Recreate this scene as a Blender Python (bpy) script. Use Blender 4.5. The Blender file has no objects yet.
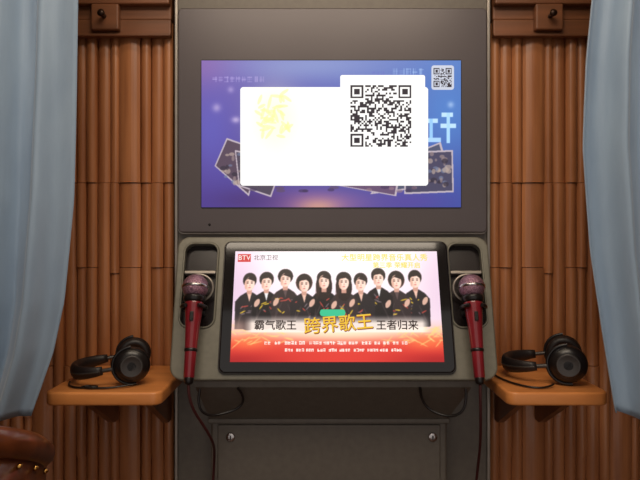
import bpy, bmesh, math, random
import numpy as np
from mathutils import Matrix, Vector
random.seed(4); rng=np.random.RandomState(7)
S=bpy.context.scene
S.view_settings.view_transform='Standard'
S.view_settings.look='None'
COL=S.collection
def lin(c):
    return tuple(((x/255)/12.92 if x/255<=0.04045 else ((x/255+0.055)/1.055)**2.4) for x in c)+(1,)
# ---------------- materials
def mat(name,c,rough=0.5,metal=0.0,c2=None,scale=(20,20,20),nscale=1.0,bump=0.0,emis=None,es=0,coat=0,spec=0.5,sheen=0):
    m=bpy.data.materials.new(name); m.use_nodes=True
    nt=m.node_tree; b=nt.nodes['Principled BSDF']
    b.inputs['Base Color'].default_value=lin(c); b.inputs['Roughness'].default_value=rough
    b.inputs['Metallic'].default_value=metal; b.inputs['Coat Weight'].default_value=coat
    b.inputs['Specular IOR Level'].default_value=spec; b.inputs['Sheen Weight'].default_value=sheen
    if emis: b.inputs['Emission Color'].default_value=lin(emis); b.inputs['Emission Strength'].default_value=es
    tc=nt.nodes.new('ShaderNodeTexCoord'); mp=nt.nodes.new('ShaderNodeMapping'); mp.inputs['Scale'].default_value=scale
    nz=nt.nodes.new('ShaderNodeTexNoise'); nz.inputs['Scale'].default_value=nscale; nz.inputs['Detail'].default_value=5
    nt.links.new(tc.outputs['Object'],mp.inputs['Vector']); nt.links.new(mp.outputs[0],nz.inputs['Vector'])
    r=nt.nodes.new('ShaderNodeValToRGB'); r.color_ramp.elements[0].position=.3; r.color_ramp.elements[1].position=.7
    if c2 is None: c2=tuple(int(x*0.93) for x in c)
    r.color_ramp.elements[0].color=lin(c2); r.color_ramp.elements[1].color=lin(c)
    nt.links.new(nz.outputs['Fac'],r.inputs[0]); nt.links.new(r.outputs[0],b.inputs['Base Color'])
    if bump:
        bp=nt.nodes.new('ShaderNodeBump'); bp.inputs['Strength'].default_value=bump; bp.inputs['Distance'].default_value=.004
        nt.links.new(nz.outputs['Fac'],bp.inputs['Height']); nt.links.new(bp.outputs[0],b.inputs['Normal'])
    return m
M_slat=mat('slat_wood',(196,130,84),.33,c2=(160,100,62),scale=(38,6,3),nscale=1,bump=.12,coat=.2)
M_beam=mat('beam_wood',(140,88,56),.45,c2=(108,68,44),scale=(3,20,30),bump=.1)
M_shelf=mat('shelf_wood',(230,152,86),.35,c2=(206,128,68),scale=(5,30,30),bump=.05)
M_wall=mat('wall_dark_wood',(78,50,32),.7,c2=(58,36,24),scale=(10,10,2))
M_side=mat('wall_side',(110,80,56),.8)
M_floor=mat('floor_wood',(110,75,50),.5,c2=(80,52,34),scale=(4,20,4))
M_ceil=mat('ceiling_paint',(200,190,175),.9)
M_metal=mat('powder_coat_grey',(110,103,94),.42,metal=.1,scale=(60,60,60))
M_plate=mat('console_grey_green',(126,123,110),.38,metal=.15,scale=(80,80,80))
M_bezel=mat('screen_surround',(96,88,90),.3,metal=.1,scale=(3,3,3))
M_edge=mat('edge_trim_metal',(170,162,152),.35,metal=.7)
M_black=mat('black_plastic',(26,22,22),.3)
M_glass=mat('black_glass',(18,15,17),.08,coat=.3)
M_frame=mat('display_edge_grey',(74,70,68),.35,metal=.5)
M_pocket=mat('pocket_black',(36,28,28),.25)
M_chrome=mat('chrome',(200,195,195),.22,metal=1)
M_red=mat('mic_red',(140,30,42),.3,coat=.5,c2=(118,22,34))
M_mesh=mat('mic_grille',(205,160,180),.35,metal=.7,c2=(104,72,92),scale=(400,400,400),bump=.6)
M_cableR=mat('cable_red',(70,24,26),.5)
M_pad=mat('ear_pad_leather',(34,27,27),.45,bump=.2,scale=(90,90,90))
M_cur=mat('curtain_fabric',(150,172,194),.5,c2=(138,160,184),scale=(22,22,7),bump=.45,sheen=.35)
M_leather=mat('brown_leather',(112,58,30),.3,c2=(74,36,18),scale=(30,30,30),bump=.2,coat=.3)
M_brass=mat('brass',(215,165,90),.25,metal=1)
M_hook=mat('dark_bronze',(58,38,26),.35,metal=.6)
def emis(name,c,s=1.0):
    m=mat(name,(0,0,0),.4,emis=c,es=s); 
    try: m.cycles.emission_sampling='NONE'
    except: pass
    return m
# ---------------- builders
def empty(name,loc=(0,0,0)):
    e=bpy.data.objects.new(name,None); e.location=loc; e.empty_display_size=.05; COL.objects.link(e); return e
def fin(o,parent):
    COL.objects.link(o)
    if parent: o.parent=parent; o.matrix_parent_inverse=Matrix.Translation(-Vector(parent.location))
    return o
def mk(name,bm,m,parent=None,M=None,smooth=False):
    if M is not None: bm.transform(M)
    bmesh.ops.recalc_face_normals(bm,faces=bm.faces)
    me=bpy.data.meshes.new(name); bm.to_mesh(me); bm.free(); me.materials.append(m)
    if smooth:
        for p in me.polygons: p.use_smooth=True
    o=bpy.data.objects.new(name,me); 
    return fin(o,parent)
def box(name,x0,x1,y0,y1,z0,z1,m,parent=None,bev=0.0,M=None):
    bm=bmesh.new(); bmesh.ops.create_cube(bm,size=1)
    bm.transform(Matrix.Translation(((x0+x1)/2,(y0+y1)/2,(z0+z1)/2))@Matrix.Diagonal((x1-x0,y1-y0,z1-z0,1)))
    if bev: bmesh.ops.bevel(bm,geom=bm.edges[:],offset=bev,segments=3,affect='EDGES',profile=.5)
    return mk(name,bm,m,parent,M)
def rrect(x0,x1,y0,y1,r,n=8):
    p=[]
    for cx,cy,a0 in ((x1-r,y1-r,0),(x0+r,y1-r,90),(x0+r,y0+r,180),(x1-r,y0+r,270)):
        for i in range(n+1):
            a=math.radians(a0+90*i/n); p.append((cx+r*math.cos(a),cy+r*math.sin(a)))
    return p
def plate(name,outlines,t,m,parent=None,M=None,bev=0.0):
    cu=bpy.data.curves.new(name,'CURVE'); cu.dimensions='2D'; cu.fill_mode='BOTH'
    cu.extrude=max(t/2-bev,0.0001); cu.bevel_depth=bev; cu.bevel_resolution=2; cu.offset=-bev
    for pts in outlines:
        sp=cu.splines.new('POLY'); sp.points.add(len(pts)-1)
        for q,(x,y) in zip(sp.points,pts): q.co=(x,y,0,1)
        sp.use_cyclic_u=True
    to=bpy.data.objects.new('t',cu); COL.objects.link(to); bpy.context.view_layer.update()
    me=bpy.data.meshes.new_from_object(to.evaluated_get(bpy.context.evaluated_depsgraph_get()))
    bpy.data.objects.remove(to); me.name=name
    me.transform(Matrix.Translation((0,0,-t/2)))
    if M is not None: me.transform(M)
    me.materials.clear(); me.materials.append(m)
    return fin(bpy.data.objects.new(name,me),parent)
def lathe(name,prof,m,parent=None,M=None,n=32):
    bm=bmesh.new(); rings=[]
    for r,h in prof:
        rings.append([bm.verts.new((max(r,1e-5)*math.cos(2*math.pi*i/n),max(r,1e-5)*math.sin(2*math.pi*i/n),h)) for i in range(n)])
    for a,b in zip(rings,rings[1:]):
        for i in range(n): bm.faces.new((a[i],a[(i+1)%n],b[(i+1)%n],b[i]))
    bm.faces.new(rings[0]); bm.faces.new(rings[-1])
    return mk(name,bm,m,parent,M,smooth=True)
def tube(name,pts,r,m,parent=None,M=None,cyc=False,smooth=True):
    cu=bpy.data.curves.new(name,'CURVE'); cu.dimensions='3D'; cu.bevel_depth=r; cu.bevel_resolution=4; cu.use_fill_caps=True; cu.resolution_u=8
    sp=cu.splines.new('NURBS' if smooth else 'POLY'); sp.points.add(len(pts)-1)
    for q,p in zip(sp.points,pts): q.co=(*p,1)
    sp.use_cyclic_u=cyc
    if smooth: sp.order_u=4; sp.use_endpoint_u=not cyc
    to=bpy.data.objects.new('t',cu); COL.objects.link(to); bpy.context.view_layer.update()
    me=bpy.data.meshes.new_from_object(to.evaluated_get(bpy.context.evaluated_depsgraph_get()))
    bpy.data.objects.remove(to); me.name=name
    if M is not None: me.transform(M)
    me.materials.clear(); me.materials.append(m)
    for p in me.polygons: p.use_smooth=True
    return fin(bpy.data.objects.new(name,me),parent)
def text(name,s,x,y,size,m,parent,M,align='CENTER',ext=0.0,sx=1):
    cu=bpy.data.curves.new(name,'FONT'); cu.body=s; cu.size=size; cu.align_x=align; cu.align_y='CENTER'; cu.offset=ext
    to=bpy.data.objects.new('t',cu); COL.objects.link(to); bpy.context.view_layer.update()
    me=bpy.data.meshes.new_from_object(to.evaluated_get(bpy.context.evaluated_depsgraph_get()))
    bpy.data.objects.remove(to); me.name=name
    me.transform(M@Matrix.Translation((x,y,0))@Matrix.Diagonal((sx,1,1,1)))
    me.materials.clear(); me.materials.append(m)
    return fin(bpy.data.objects.new(name,me),parent)
# ---------------- room
box('floor',-1.2,1.2,-2.3,.2,-.05,0,M_floor)
box('ceiling',-1.2,1.2,-2.3,.2,2.45,2.5,M_ceil)
box('wall_back',-1.2,1.2,.12,.2,0,2.45,M_wall)
box('wall_left',-1.25,-1.2,-2.3,.2,0,2.45,M_side)
box('wall_right',1.2,1.25,-2.3,.2,0,2.45,M_side)
# slatted wood panels
def slats(name,x0,x1,widths,joints,sgn):
    bm=bmesh.new(); x=0; k=0; total=x1-x0
    while x<total-.012:
        w=min(widths[k%len(widths)],total-x)
        xl=(x0+x) if sgn>0 else (x1-x-w)
        js=joints[k%len(joints)]
        zs=[0.0]+js+[1.80]
        for j in range(len(zs)-1):
            z0,z1=zs[j]+.0008,zs[j+1]-.0008
            off=.005*((j+k)%2)+.002*(k%3)
            N=8; ring=[]
            for z in (z0,z1):
                rr_=[]
                for i in range(N+1):
                    t=i/N; xx=xl+.0005+(w-.001)*t
                    yy=.024+off-.009*(math.sin(math.pi*t)**.7)-.003*t
                    rr_.append(bm.verts.new((xx,yy,z)))
                rr_.append(bm.verts.new((xl+w-.0005,.118,z))); rr_.append(bm.verts.new((xl+.0005,.118,z)))
                ring.append(rr_)
            L=len(ring[0])
            for i in range(L): bm.faces.new((ring[0][i],ring[0][(i+1)%L],ring[1][(i+1)%L],ring[1][i]))
            bm.faces.new(ring[0]); bm.faces.new(ring[1])
        x+=w; k+=1
    return mk(name,bm,M_slat)
J=[[.62,.93,1.18,1.395],[.70,.93,1.18,1.395],[.93,1.395],[.62,1.18,1.395],[.93,1.165,1.395],[.80,1.395]]
WD=[.026,.032,.026,.054,.024,.032,.028]
slats('slatted_wood_panel',-1.0,-.372,WD,J,-1)
slats('slatted_wood_panel',.430,1.0,WD,J,1)
# header beams with pegs
for sgn,(x0,x1),px in ((-1,(-1.0,-.372),-.53),(1,(.432,1.0),.565)):
    e=empty('wooden_header_beam',((x0+x1)/2,.06,1.8))
    box('beam',x0,x1,.0,.115,1.80,1.98,M_beam,e,.004)
    box('ledge',x0,x1,-.010,.0,1.757,1.765,M_beam,e,.002)
    box('rail',x0,x1,-.004,.0108,1.757,1.80,M_beam,e,.003)
    box('upper_rail',x0,x1,-.022,0,1.832,1.86,M_beam,e,.004)
    box('peg_block',px-.034,px+.034,-.024,-.004,1.768,1.832,M_beam,e,.004)
    lathe('peg',[(.005,0),(.005,.018),(.008,.020),(.009,.026),(.004,.030)],M_hook,e,Matrix.Translation((px,-.024,1.80))@Matrix.Rotation(math.radians(90),4,'X'),16)
# ---------------- kiosk
K=empty('karaoke_machine',(.03,.05,0))
cx=.031
box('cabinet_back',cx-.394,cx+.394,.0,.115,0,1.88,M_metal,K,.006)
for s in (-1,1):
    box('edge_strip',cx+s*.389-.004,cx+s*.389+.004,-.008,.0,0,1.87,M_edge,K,.002)
box('cabinet_cap',cx-.40,cx+.40,-.014,.115,1.872,1.90,M_edge,K,.005)
def VF(y): return Matrix.Translation((0,y,0))@Matrix.Rotation(math.radians(90),4,'X')
plate('screen_surround',[rrect(-.350,.412,1.268,1.822,.012)],.014,M_bezel,K,VF(-.022),.003)
plate('surround_trim',[rrect(-.354,.416,1.264,1.826,.014)],.008,M_edge,K,VF(-.007),.001)
plate('upper_screen_gasket',[rrect(-.2935,.3485,1.328,1.694,.004)],.002,M_black,K,VF(-.0232))
bm=bmesh.new()
def sec(pts): return [bm.verts.new(p) for p in pts]
A=sec([(-.285,0,1.235),(.345,0,1.235),(.345,-.075,1.235),(-.285,-.075,1.235)])
B=sec([(-.285,0,.95),(.345,0,.95),(.345,-.178,.95),(-.285,-.178,.95)])
B2=sec([(-.275,0,.925),(.335,0,.925),(.335,-.176,.925),(-.275,-.176,.925)])
C=sec([(-.262,0,.822),(.305,0,.822),(.305,-.066,.822),(-.262,-.066,.822)])
bm.faces.new(A)
for P_,Q_ in ((A,B),(B,B2),(B2,C)):
    for i in range(4): bm.faces.new((P_[i],P_[(i+1)%4],Q_[(i+1)%4],Q_[i]))
bm.faces.new(C)
mk('console_body',bm,M_metal,K)
box('lower_cabinet_box',-.262,.305,-.060,.0,.02,.820,M_metal,K,.006)
box('lower_door',-.245,.288,-.066,-.058,.06,.808,M_metal,K,.003)
box('box_top_lip',-.268,.311,-.070,-.058,.812,.824,M_metal,K,.003)
for x in (-.2136,.269):
    Ml=Matrix.Translation((x,-.066,.779))@Matrix.Rotation(math.radians(90),4,'X')
    lathe('lock',[(.011,0),(.011,.003),(.009,.0045),(.003,.0045)],M_chrome,K,Ml,24)
    box('lock_slot',x-.0015,x+.0015,-.0720,-.0704,.774,.784,M_black,K)
# tilted console frame
ang=math.atan2(.942,.335)
MC=Matrix.Translation((.03,-.15,1.1025))@Matrix.Rotation(ang,4,'X')
def wing(s):
    pts=rrect(.266,.344,-.050,.148,.022)
    return pts if s>0 else [(-x,y) for x,y in pts][::-1]
out=[]
ro=.028
def arc(cx_,cy_,r,a0,a1,n=8): return [(cx_+r*math.cos(math.radians(a0+(a1-a0)*i/n)),cy_+r*math.sin(math.radians(a0+(a1-a0)*i/n))) for i in range(n+1)]
out+=arc(.362-ro,.165-ro,ro,0,90)+arc(-.362+ro,.165-ro,ro,90,180)+arc(-.357+.03,-.165+.03,.03,180,270)+arc(.357-.03,-.165+.03,.03,270,360)
plate('console_plate',[out,wing(1),wing(-1)],.022,M_plate,K,MC,.004)
plate('console_backing',[[(x*.985,y*.975) for x,y in out]],.030,M_metal,K,MC@Matrix.Translation((0,0,-.0221)),.004)
for s in (-1,1):
    w=[(x,y) for x,y in wing(s)]
    plate('mic_pocket_floor',[w],.001,M_pocket,K,MC@Matrix.Translation((0,0,-.0205)))
    tube('pocket_rim',[(x,y,.001) for x,y in wing(s)],.0022,M_plate,K,MC,cyc=True,smooth=False)
    xm=s*.306
    box('mic_cradle_arm',xm-.016,xm+.016,-.022,.0,-.02,.022,M_black,K,.004,MC)
    ring=[(xm+.026*math.cos(a),-.012,.034+.026*math.sin(a)) for a in [math.radians(120+ i*300/20) for i in range(21)]]
    tube('mic_cradle_ring',ring,.0045,M_black,K,MC)
    g=[(xm+.034*math.cos(a),.040+.030*math.sin(a),.004+.006*math.sin(a)) for a in [2*math.pi*i/24 for i in range(24)]]
    tube('mic_guard_ring',g,.003,M_edge,K,MC,cyc=True)
    box('pocket_ledge',xm-.036,xm+.036,.075,.083,-.02,-.002,M_edge,K,.002,MC)
# microphones
def mic(s,name='microphone'):
    base=MC@Matrix.Translation((s*.306,-.165,.034))@Matrix.Rotation(math.radians(-90),4,'X')
    e=empty(name,base.translation)
    lathe('handle',[(.009,0),(.0115,.003),(.0125,.05),(.0155,.11),(.020,.158),(.0205,.165),(.018,.168)],M_red,e,base)
    lathe('tail_cap',[(.006,-.012),(.009,-.010),(.0105,.0),(.010,.004)],M_black,e,base)
    lathe('collar',[(.0205,.163),(.0235,.168),(.0245,.174),(.0235,.178)],M_black,e,base)
    r=.0285; pr=[]
    for i in range(13):
        a=math.radians(-50+i*140/12); pr.append((r*math.cos(a),.199+r*math.sin(a)))
    lathe('grille',pr,M_mesh,e,base)
    lathe('grille_band',[(.0280,.195),(.0297,.196),(.0297,.201),(.0280,.202)],M_chrome,e,base)
    lathe('handle_band',[(.0132,.056),(.0142,.057),(.0144,.062),(.0136,.063)],M_black,e,base)
    box('switch',-.004,.004,-.021,-.013,.120,.140,M_black,e,.0015,base)
    return base.translation
tl=mic(-1); tr=mic(1)
def cable(name,pts,r,m): return tube(name,pts,r,m)
x,y,z=tl
cable('microphone_cable',[(x,y-.004,z-.012),(x,y-.006,z-.05),(x+.02,y+.03,z-.10),(x+.045,y+.06,.80),(-.250,-.08,.74),(-.256,-.082,.60),(-.262,-.085,.40),(-.262,-.08,.05)],.0030,M_cableR)
x,y,z=tr
cable('microphone_cable',[(x,y-.004,z-.012),(x,y-.006,z-.06),(x+.012,y+.03,z-.14),(x+.02,y+.10,.72),(x+.022,-.08,.55),(x+.02,-.07,.30),(x+.02,-.06,.05)],.0030,M_cableR)
cable('looped_cable',[(-.262,-.19,.925),(-.268,-.20,.89),(-.250,-.19,.862),(-.215,-.17,.865),(-.175,-.165,.875),(-.165,-.17,.90),(-.18,-.185,.925)],.0030,M_black)
cable('looped_cable',[(.318,-.19,.925),(.320,-.20,.885),(.295,-.19,.86),(.255,-.17,.865),(.225,-.165,.885),(.22,-.18,.925)],.0030,M_black)
# ---------------- touch screen
plate('touch_screen_glass',[rrect(.007-.256,.007+.256,-.150,.149,.014)],.012,M_glass,K,MC@Matrix.Translation((0,0,.0115)),.003)
plate('touch_screen_frame',[rrect(.007-.259,.007+.259,-.153,.152,.016)],.004,M_frame,K,MC@Matrix.Translation((0,0,.004)),.001)
def screen(name,img,M,x0,x1,y0,y1,strength,parent):
    H,W,_=img.shape
    xs=np.linspace(x0,x1,W); ys=np.linspace(y1,y0,H)
    co=np.zeros((H,W,3)); co[...,0]=xs[None,:]; co[...,1]=ys[:,None]
    idx=np.arange(H*W).reshape(H,W)
    q=np.stack([idx[1:,:-1],idx[1:,1:],idx[:-1,1:],idx[:-1,:-1]],-1).reshape(-1,4)
    me=bpy.data.meshes.new(name); me.vertices.add(H*W); me.vertices.foreach_set('co',co.reshape(-1))
    me.loops.add(q.size); me.loops.foreach_set('vertex_index',q.reshape(-1).astype(np.int32))
    me.polygons.add(len(q)); me.polygons.foreach_set('loop_start',np.arange(0,q.size,4).astype(np.int32))
    me.update(calc_edges=True)
    ca=me.color_attributes.new('display','FLOAT_COLOR','POINT')
    c=np.ones((H*W,4),dtype=np.float32); s=np.clip(img.reshape(-1,3)/255,0,1)
    c[:,:3]=np.where(s<=.04045,s/12.92,((s+.055)/1.055)**2.4); ca.data.foreach_set('color',c.reshape(-1))
    me.transform(M)
    m=bpy.data.materials.new(name+'_display'); m.use_nodes=True; nt=m.node_tree; b=nt.nodes['Principled BSDF']
    b.inputs['Base Color'].default_value=(.005,.005,.005,1); b.inputs['Roughness'].default_value=.25
    at=nt.nodes.new('ShaderNodeAttribute'); at.attribute_name='display'
    nt.links.new(at.outputs['Color'],b.inputs['Emission Color']); b.inputs['Emission Strength'].default_value=strength
    m.cycles.emission_sampling='NONE'
    me.materials.append(m)
    return fin(bpy.data.objects.new(name,me),parent)
def blur(a,n=1):
    for _ in range(n):
        p=np.pad(a,((1,1),(1,1),(0,0)),mode='edge')
        a=(p[:-2,1:-1]+p[2:,1:-1]+2*p[1:-1,1:-1]+p[1:-1,:-2]+p[1:-1,2:])/6
    return a
class Cv:
    def __init__(s,x0,x1,y0,y1,k):
        s.k=k; s.W=int((x1-x0)*k)+1; s.H=int((y1-y0)*k)+1
        s.X,s.Y=np.meshgrid(np.linspace(x0,x1,s.W),np.linspace(y0,y1,s.H)); s.a=np.zeros((s.H,s.W,3))
    def put(s,mask,c,al=1.0):
        m=(mask*al)[...,None] if mask.dtype!=bool else (mask.astype(float)*al)[...,None]
        s.a=s.a*(1-m)+np.array(c,float)*m
    def rect(s,x0,x1,y0,y1,c,al=1.0): s.put((s.X>=x0)&(s.X<=x1)&(s.Y>=y0)&(s.Y<=y1),c,al)
    def ell(s,x,y,rx,ry,c,al=1.0,rot=0):
        ca,sa=math.cos(rot),math.sin(rot); dx=s.X-x; dy=s.Y-y
        s.put(((dx*ca+dy*sa)/rx)**2+((-dx*sa+dy*ca)/ry)**2<=1,c,al)
    def glow(s,x,y,rx,ry,c,al=1.0): s.put(np.exp(-(((s.X-x)/rx)**2+((s.Y-y)/ry)**2)),c,al)
    def poly(s,pts,c,al=1.0):
        m=np.zeros(s.X.shape,bool); n=len(pts)
        for i in range(n):
            x1,y1=pts[i]; x2,y2=pts[(i+1)%n]
            if y1==y2: continue
            m^=((y1>s.Y)!=(y2>s.Y))&(s.X<(x2-x1)*(s.Y-y1)/(y2-y1)+x1)
        s.put(m,c,al)
    def noise_text(s,x0,x1,y,h,c,seed,al=.8):
        r=np.random.RandomState(seed); x=x0
        while x<x1-h:
            for _ in range(6):
                if r.rand()<.5: yy=y+r.rand()*h; s.rect(x,x+h*.8,yy-.25,yy+.25,c,al)
                else: xx=x+r.rand()*h*.8; s.rect(xx-.25,xx+.25,y,y+h,c,al)
            x+=h*1.05
def qr(cv,x0,y0,x1,y1,n,seed):
    r=np.random.RandomState(seed); g=r.rand(n,n)<.5
    for a,b in ((0,0),(0,n-7),(n-7,0)):
        g[max(a-1,0):a+8,max(b-1,0):b+8]=False; g[a:a+7,b:b+7]=True; g[a+1:a+6,b+1:b+6]=False; g[a+2:a+5,b+2:b+5]=True
    ix=np.floor((cv.X-x0)/(x1-x0)*n).astype(int); iy=np.floor((cv.Y-y0)/(y1-y0)*n).astype(int)
    ok=(ix>=0)&(ix<n)&(iy>=0)&(iy<n); m=ok.copy(); m[ok]=g[iy[ok],ix[ok]]
    cv.put(m,(44,36,44))
# upper display artwork
U=Cv(203,460,61,207,3.0)
t=np.clip((U.X-203)/257,0,1)[...,None]; v=np.clip((U.Y-61)/146,0,1)[...,None]
c0=np.array([116,96,172.]); c1=np.array([84,122,192.]); c2=np.array([72,54,138.]); c3=np.array([58,74,154.])
U.a=(c0*(1-t)+c1*t)*(1-v)+(c2*(1-t)+c3*t)*v
U.glow(310,66,80,16,(144,162,206),.6); U.glow(212,130,22,40,(92,92,186),.6); U.glow(205,66,26,20,(146,96,160),.4); U.glow(445,115,30,40,(80,138,210),.6)
U.glow(318,203,60,15,(180,110,150),.6); U.glow(318,207,22,9,(226,170,130),.7); U.glow(250,200,40,12,(62,36,100),.55); U.glow(410,200,40,12,(90,60,150),.5)
U.glow(218,108,4,4,(220,200,230),.5); U.glow(237,120,4,3,(230,210,240),.6);U.glow(232,90,3,3,(220,200,240),.4);U.glow(450,105,3,3,(210,230,255),.5)
U.noise_text(214,268,77,5.5,(176,160,220),3,.5); U.noise_text(393,430,69,6,(170,200,240),4,.5)
U.noise_text(372,386,72,4,(100,100,190),9,.3)
def card(pts,inner):
    U.poly(pts,(190,176,186)); cxm=sum(p[0] for p in pts)/len(pts); cym=sum(p[1] for p in pts)/len(pts)
    U.poly([(cxm+(x-cxm)*.94,cym+(y-cym)*.92) for x,y in pts],inner)
card([(228,138),(262,150),(250,196),(216,166)],(84,66,84)); card([(236,150),(285,160),(272,197),(240,186)],(76,66,84))
card([(396,160),(440,142),(452,184),(370,194)],(78,82,108)); card([(404,152),(452,150),(453,192),(404,194)],(70,66,92))
card([(340,165),(400,172),(396,196),(330,184)],(100,76,108)); 
r=np.random.RandomState(2)
for _ in range(46):
    x=r.choice([r.uniform(224,242),r.uniform(427,448),r.uniform(428,448)]); y=r.uniform(154,188)
    U.ell(x,y,r.uniform(1,3.5),r.uniform(1,3),[(150,130,130),(48,40,56),(110,120,150),(180,160,150)][r.randint(4)],.7)
for _ in range(14):
    U.ell(r.uniform(245,425),r.uniform(187,191),r.uniform(2,5),1.6,[(90,70,90),(150,120,130),(60,44,80)][r.randint(3)],.6)
U.rect(424,437,119,123,(190,225,250)); U.rect(441,452,113,117,(190,225,250)); U.rect(429,432,119,142,(150,200,245)); U.rect(440,455,124,128,(190,225,250)); U.rect(446,449,113,143,(170,215,250)); U.rect(427,440,138,142,(170,210,250))
U.a=blur(U.a,2)
def rr(cv,x0,x1,y0,y1,rad,c):
    cv.rect(x0+rad,x1-rad,y0,y1,c); cv.rect(x0,x1,y0+rad,y1-rad,c)
    for a in (x0+rad,x1-rad):
        for b in (y0+rad,y1-rad): cv.ell(a,b,rad,rad,c)
rr(U,241.5,427.5,87.5,185.5,3,(255,254,250)); rr(U,340.5,424.5,75.5,110,2,(255,254,250))
U.rect(341,424.5,99,150,(255,254,250))
r=np.random.RandomState(12)
U.glow(276,120,22,30,(252,250,205),.6)
for k in range(5):
    xx=[266,283,264,284,276][k]; yy=[106,100,128,132,118][k]
    for _ in range(7):
        a=r.uniform(-.7,.7)+(r.rand()<.5)*1.57
        U.ell(xx+r.uniform(-7,7),yy+r.uniform(-8,8),r.uniform(4,8),1.6,(250,244,160),.6,a)
qr(U,350.5,85.5,411,147,33,5)
rr(U,431,453,66,90,2,(200,205,220)); qr(U,433,68.5,451,87.5,21,8)
MU=VF(-.0245)
screen('upper_display',U.a,MU,-.2915,.3465,1.3305,1.6915,1.10,K)
# lower display artwork (poster)
P=Cv(233,440,253,363,3.0)
P.a=np.ones_like(P.a)*np.array([250,232,240.])
P.glow(335,262,80,22,(255,252,252),.9)
P.glow(233,290,26,60,(222,186,216),.7); P.glow(440,290,22,60,(228,196,220),.7)
m=np.clip((P.Y-322)/20,0,1); P.put(m,(250,160,120),.75)
m=np.clip((P.Y-334)/12,0,1); P.put(m,(220,50,40),.95)
P.glow(337,334,70,10,(255,240,200),.8)
P.glow(250,344,22,8,(255,130,70),.7); P.glow(425,344,22,8,(255,130,70),.7)
P.glow(233,362,50,8,(160,20,26),.8); P.glow(440,362,50,8,(160,20,26),.8)
r=np.random.RandomState(21)
for _ in range(90):
    x=r.choice([r.uniform(233,290),r.uniform(385,440)]); y=r.uniform(328,346)
    P.ell(x,y,r.uniform(2,8),.55,(255,214,130),.6,r.uniform(-.9,.9))
ppl=[(249,286,0),(266,285,0),(285,282,0),(304,287,1),(324,284,2),(344,285,2),(361,286,0),(379,281,0),(397,284,1),(416,283,0)]
for i,(x,y,k) in enumerate(ppl):
    P.ell(x,y+28,13,19,(24,18,22)); P.rect(x-12,x+12,y+26,332-abs(x-335)*.03,(22,16,20),.97)
order=sorted(range(len(ppl)),key=lambda i:-abs(ppl[i][0]-335))
for i in order:
    x,y,k=ppl[i]; tl_=r.uniform(-.15,.15)
    jc=[(34,28,32),(20,16,20),(48,36,38)][i%3]
    P.poly([(x-14,y+19),(x-9,y+13),(x-4,y+10),(x+4,y+10),(x+9,y+13),(x+14,y+19),(x+13,y+46),(x-13,y+46)],jc)
    P.poly([(x-2.6,y+9),(x+2.6,y+9),(x+.4,y+19)],[(236,190,170),(235,232,232),(90,70,70)][i%3])
    for q in range(3): P.ell(x+[-6,6,-9][q],y+30+q*3,.8,9,(74,62,62),.5,[.4,-.4,.1][q])
    if k==2: P.ell(x,y+5,8.2,14,(34,20,20)); P.ell(x-6.5,y+10,2,9,(60,36,30),.5,.1)
    if k==1: P.ell(x,y-1.5,8.4,9.2,(62,38,32)); P.ell(x-3,y-6,3,2,(110,72,56),.5)
    P.rect(x-2.4,x+2.4,y+4,y+11,(206,152,134))
    P.ell(x,y-3.0,6.9+.4*(i%3),7.6,(30,20,20),1,tl_)
    P.ell(x,y+.8,5.1,7.2,(244,200,180),1,tl_); P.ell(x+1.4,y+1.4,3.4,5.6,(255,224,208),.8,tl_); P.ell(x-3.8,y+2.5,1.2,4,(214,160,140),.6)
    sd=1 if i%2 else -1
    P.poly([(x-5.6,y-2),(x-5.5*sd*.4,y-8.5),(x+5.6,y-6),(x+5.8,y-1.5),(x+2*sd,y-4.4),(x-3,y-3.6)],(32,20,20))
    P.ell(x-2.1,y-.1,1.2,.5,(90,60,54)); P.ell(x+2.1,y-.1,1.2,.5,(90,60,54)); P.ell(x-2.1,y-1.6,1.4,.35,(120,84,72)); P.ell(x+2.1,y-1.6,1.4,.35,(120,84,72))
    P.ell(x,y+4.6,1.5,.5,(206,110,104)); P.ell(x+.3,y+2.3,.7,.9,(226,172,152))
    for _ in range(8):
        P.ell(x+r.uniform(-9,9),y+r.uniform(18,34),r.uniform(1,4),.6,[(230,190,50),(120,104,110),(190,70,60)][r.randint(3)],.9,r.uniform(-1,1))
for x in (257,276,312,334,352,388,407,425): P.ell(x,304+(x%5),2.4,4.4,(236,188,166),.9,.5)
m=np.clip((P.Y-318)/8,0,1); P.put(m*(P.Y<335),(255,238,226),.92*np.clip((92-abs(P.X-337))/8,0,1))
P.glow(240,330,10,8,(250,200,180),.5)
P.a=blur(P.a,3)
rr(P,320,345,312.5,319,2.5,(50,190,140))
P.rect(236,249,256,264,(200,30,36)); 
r=np.random.RandomState(31)
for row,(yy,hh,a,b) in enumerate(((343.5,3.0,266,404),(350.5,2.6,286,398))):
    x=a
    while x<b:
        w=r.uniform(5,11); P.noise_text(x,x+w+2,yy,hh,(255,235,225),int(r.randint(999)),.9); x+=w+3
MP=MC@Matrix.Translation((0,0,.0122))
PX0,PX1,PY0,PY1=.007-.2315,.007+.2315,-.1275,.1245
screen('touch_screen_display',P.a,MP,PX0,PX1,PY0,PY1,1.12,K)
MT=MC@Matrix.Translation((0,0,.0128))
def pc(x,y): return (PX0+(x-233)/207*(PX1-PX0), PY1-(y-253)/110*(PY1-PY0))
E_w=emis('poster_white',(255,250,245)); E_k=emis('poster_black',(40,20,20)); E_y=emis('poster_gold',(244,196,50),1.0); E_y2=emis('poster_pale_yellow',(246,228,100)); E_r=emis('poster_red',(130,30,26))
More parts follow.
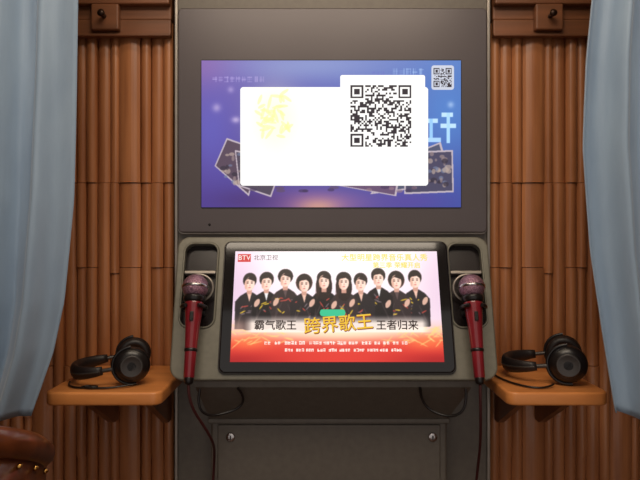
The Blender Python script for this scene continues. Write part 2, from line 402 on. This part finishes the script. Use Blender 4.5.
def pt(name,s,x,y,size,m,al='CENTER',bold=0,z=.0128,rot=0):
    a,b=pc(x,y)
    offs=[(0,0)] if not bold else [(-bold,0),(bold,0),(0,bold),(0,-bold)]
    for k,(dx,dy) in enumerate(offs):
        text(name,s,0,0,size,m,K,MC@Matrix.Translation((a+dx,b+dy,z+k*.00004))@Matrix.Rotation(rot,4,'Z'),al,0)
pt('poster_channel','BTV',242.5,260,.016,E_w); pt('poster_station','北京卫视',252,260,.014,E_k,'LEFT')
pt('poster_headline','大型明星跨界音乐真人秀',386,260,.0180,E_y2,bold=.0003); pt('poster_subline','第三季 荣耀开启',398,268,.0150,E_y2,bold=.0003)
pt('poster_title_a','霸气歌王',276,328.5,.0235,E_k,bold=.0004); pt('poster_title_c','王者归来',396,328.5,.0235,E_k,bold=.0004)
pt('poster_logo_shadow','跨界歌王',338.4,328,.0385,E_r,bold=.0013,rot=.08)
pt('poster_logo','跨界歌王',338,327.5,.0385,E_y,bold=.0004,z=.0134,rot=.08)
lathe('surround_logo',[(.003,0),(.003,.001)],M_black,K,Matrix.Translation((-.272,-.022,1.288))@Matrix.Rotation(math.radians(90),4,'X'),12)  # black disc standing for the small logo on the screen surround
# ---------------- shelves
def shelf(x0,x1):
    e=empty('wooden_shelf',((x0+x1)/2,-.13,.92))
    M=Matrix.Translation((0,0,.935))
    plate('board',[rrect(x0,x1,-.262,.010,.022)],.028,M_shelf,e,M,.005)
    for xb in (x0+.05,x1-.06):
        bm=bmesh.new(); pts=[(0.008,.907),(-.19,.907),(-.185,.893),(-.02,.80),(0.008,.80)]
        a=[bm.verts.new((xb,y,z)) for y,z in pts]; b=[bm.verts.new((xb+.016,y,z)) for y,z in pts]
        bm.faces.new(a); bm.faces.new(b)
        for i in range(5): bm.faces.new((a[i],a[(i+1)%5],b[(i+1)%5],b[i]))
        mk('bracket',bm,M_beam,e)
shelf(-.572,-.329); shelf(.388,.600)
# ---------------- headphones
def headphones(M,loc,cab):
    e=empty('headphones',loc)
    for s in (-1,1):
        Mx=M@Matrix.Translation((s*.066,0,0))@Matrix.Rotation(math.radians(90*s),4,'Y')
        lathe('ear_cup',[(.030,.0),(.040,.002),(.042,.010),(.040,.018),(.034,.025),(.024,.029),(.010,.0305)],M_black,e,Mx,36)
        lathe('cup_ring',[(.0245,.0275),(.0265,.030),(.0235,.0315),(.0215,.0305)],M_frame,e,Mx,36)
        g=[(.031*math.cos(a),.031*math.sin(a),-.006) for a in [2*math.pi*i/20 for i in range(20)]]
        tube('ear_pad',g,.0105,M_pad,e,Mx,cyc=True)
        yk=[(s*.080,.044*math.cos(a),.044*math.sin(a)) for a in [math.radians(-5+i*190/14) for i in range(15)]]
        tube('yoke',yk,.0035,M_black,e,M)
        tube('slider',[(s*.080,0,.044),(s*.079,0,.06),(s*.076,0,.078)],.005,M_frame,e,M)
    arcp=[(.078*math.cos(a),0,.066+.070*math.sin(a)) for a in [math.radians(180*i/18) for i in range(19)]]
    bm=bmesh.new(); prev=None
    for i,(x,y,z) in enumerate(arcp):
        a=math.radians(180*i/18); n=(math.cos(a),math.sin(a)); th=.006+.004*math.sin(a); w=.010+.009*math.sin(a)
        ring=[]
        for k in range(12):
            b=2*math.pi*k/12
            ring.append(bm.verts.new((x+n[0]*th*math.cos(b),w*math.sin(b),z+n[1]*th*math.cos(b))))
        if prev:
            for k in range(12): bm.faces.new((prev[k],prev[(k+1)%12],ring[(k+1)%12],ring[k]))
        else: bm.faces.new(ring)
        prev=ring
    bm.faces.new(prev); mk('headband',bm,M_pad,e,M,True)
    tube('band_wire',[(x*1.09,0,z*1.05+.002) for x,y,z in arcp],.002,M_frame,e,M)
    tube('cord',cab,.0022,M_black,e)
def frame(o,X,Z,sc=1):
    X=Vector(X).normalized(); Z=Vector(Z).normalized(); Y=Z.cross(X).normalized(); X=Y.cross(Z).normalized()
    m=Matrix((X,Y,Z)).transposed().to_4x4(); m.translation=Vector(o); return m@Matrix.Scale(sc,4)
headphones(frame((-.425,-.135,.9795),(-.27,1,0),(-1,-.27,-.15),.92),(-.425,-.135,.935),
 [(-.40,-.215,.941),(-.43,-.235,.9385),(-.47,-.24,.9385),(-.51,-.235,.9385),(-.50,-.215,.9385),(-.46,-.225,.9385),(-.50,-.24,.9385),(-.54,-.225,.9385),(-.55,-.18,.9385)])
headphones(frame((.560,-.132,.9815),(.34,1,0),(-1,.34,-.14),.97),(.56,-.132,.935),
 [(.50,-.215,.941),(.48,-.235,.9385),(.45,-.24,.9385),(.42,-.20,.9385),(.405,-.15,.9385),(.402,-.10,.9385)])
# ---------------- curtains
def interp(z,tab):
    zs=[a for a,b in tab]; return float(np.interp(z,zs,[b for a,b in tab]))
def curtain(s,xout,tab,ztab,ph):
    bm=bmesh.new(); NU,NV=120,90; g=[]
    for j in range(NV+1):
        row=[]
        for i in range(NU+1):
            u=i/NU
            zb=ztab(u); z=zb+(2.30-zb)*j/NV
            xe=interp(z,tab); x=xout+(xe-xout)*u
            d=u*.55
            f=math.sin(d*2*math.pi/.088+ph+.5*math.sin(z*2.1+ph))*.024+math.sin(d*2*math.pi/.037+1.3*ph+z*1.2)*.006+math.sin(d*31+z*7)*.004
            y=-.350+f
            row.append(bm.verts.new((x,y,z)))
        g.append(row)
    for j in range(NV):
        for i in range(NU): bm.faces.new((g[j][i],g[j][i+1],g[j+1][i+1],g[j+1][i]))
    o=mk('curtain',bm,M_cur,None,None,True)
    so=o.modifiers.new('thick','SOLIDIFY'); so.thickness=.002
    return o
curtain(-1,-1.02,[(.84,-.59),(.87,-.575),(.97,-.540),(1.03,-.520),(1.13,-.500),(1.33,-.484),(1.73,-.474),(2.3,-.47)],lambda u:.872+.03*u*u-.02*math.sin(u*6),.4)
curtain(1,1.05,[(.86,.580),(.93,.564),(1.07,.542),(1.23,.520),(1.43,.506),(1.6,.510),(1.73,.520),(2.3,.53)],lambda u:.86+.055*u+.006*math.sin(u*20),2.1)
e=empty('curtain_rod',(0,-.345,2.32))
tube('rod',[(-1.19,-.345,2.32),(0,-.345,2.32),(1.19,-.345,2.32)],.012,M_brass,e)
# ---------------- bar stool (lower left)
sx,sy,sr=-.595,-.62,.17
e=empty('bar_stool',(sx,sy,0))
def rim(th,r=sr,dz=0): 
    a=math.radians(th); return (sx+r*math.sin(a),sy-r*math.cos(a),1.014-.085*(abs(th)/100)**2+dz)
ths=[-105+i*210/28 for i in range(29)]
tube('back_roll',[rim(t) for t in ths],.022,M_leather,e)
bm=bmesh.new(); prev=None
for t in ths:
    rg=[rim(t,sr+.010,0),rim(t,sr-.016,0)]
    a=math.radians(t)
    lo=[(sx+(sr+.004)*math.sin(a),sy-(sr+.004)*math.cos(a),.77),(sx+(sr-.016)*math.sin(a),sy-(sr-.016)*math.cos(a),.77)]
    ring=[bm.verts.new(p) for p in (rg[0],rg[1],lo[1],lo[0])]
    if prev:
        for k in range(4): bm.faces.new((prev[k],prev[(k+1)%4],ring[(k+1)%4],ring[k]))
    else: bm.faces.new(ring)
    prev=ring
bm.faces.new(prev); mk('back_panel',bm,M_leather,e,None,True)
for i in range(18):
    t=-100+i*200/17; p=rim(t,sr+.012,-.030)
    lathe('nail',[(.0045,-.003),(.004,.0),(.001,.003)],M_brass,e,frame(p,(0,0,1),(math.sin(math.radians(t)),-math.cos(math.radians(t)),0)),10)
lathe('seat',[(.05,.70),(.16,.705),(.175,.73),(.172,.77),(.15,.79),(.05,.795),(.0,.795)],M_leather,e,Matrix.Translation((sx,sy,0)))
lathe('pedestal',[(.20,0),(.20,.012),(.05,.03),(.025,.05),(.025,.70),(.06,.70)],M_chrome,e,Matrix.Translation((sx,sy,0)))
tube('foot_ring',[(sx+.14*math.cos(2*math.pi*i/20),sy+.14*math.sin(2*math.pi*i/20),.28) for i in range(20)],.01,M_chrome,e,cyc=True)
box('foot_ring_bar',sx-.14,sx+.14,sy-.008,sy+.008,.272,.288,M_chrome,e,.003)
# ---------------- lights
def area(name,loc,rot,size,en,c):
    l=bpy.data.lights.new(name,'AREA'); l.shape='RECTANGLE'; l.size,l.size_y=size; l.energy=en; l.color=c
    o=bpy.data.objects.new(name,l); o.location=loc; o.rotation_euler=[math.radians(a) for a in rot]; COL.objects.link(o)
area('ceiling_light',(0,-1.15,2.42),(18,0,0),(1.2,.7),21,(1,.85,.68))
area('warm_fill_light',(0,-.55,2.42),(0,0,0),(1.6,.1),5,(1,.82,.60))  # added warm fill from overhead, no strip lamp known in the booth
w=bpy.data.worlds.new('World'); S.world=w; w.use_nodes=True
w.node_tree.nodes['Background'].inputs[0].default_value=(1.0,.92,.86,1); w.node_tree.nodes['Background'].inputs[1].default_value=.55
cam=bpy.data.cameras.new('Camera'); cam.sensor_width=36; cam.lens=36*600/640; cam.clip_start=.02
co=bpy.data.objects.new('Camera',cam); co.location=(0,-1.5,1.25); co.rotation_euler=(math.radians(90),0,0); COL.objects.link(co); S.camera=co
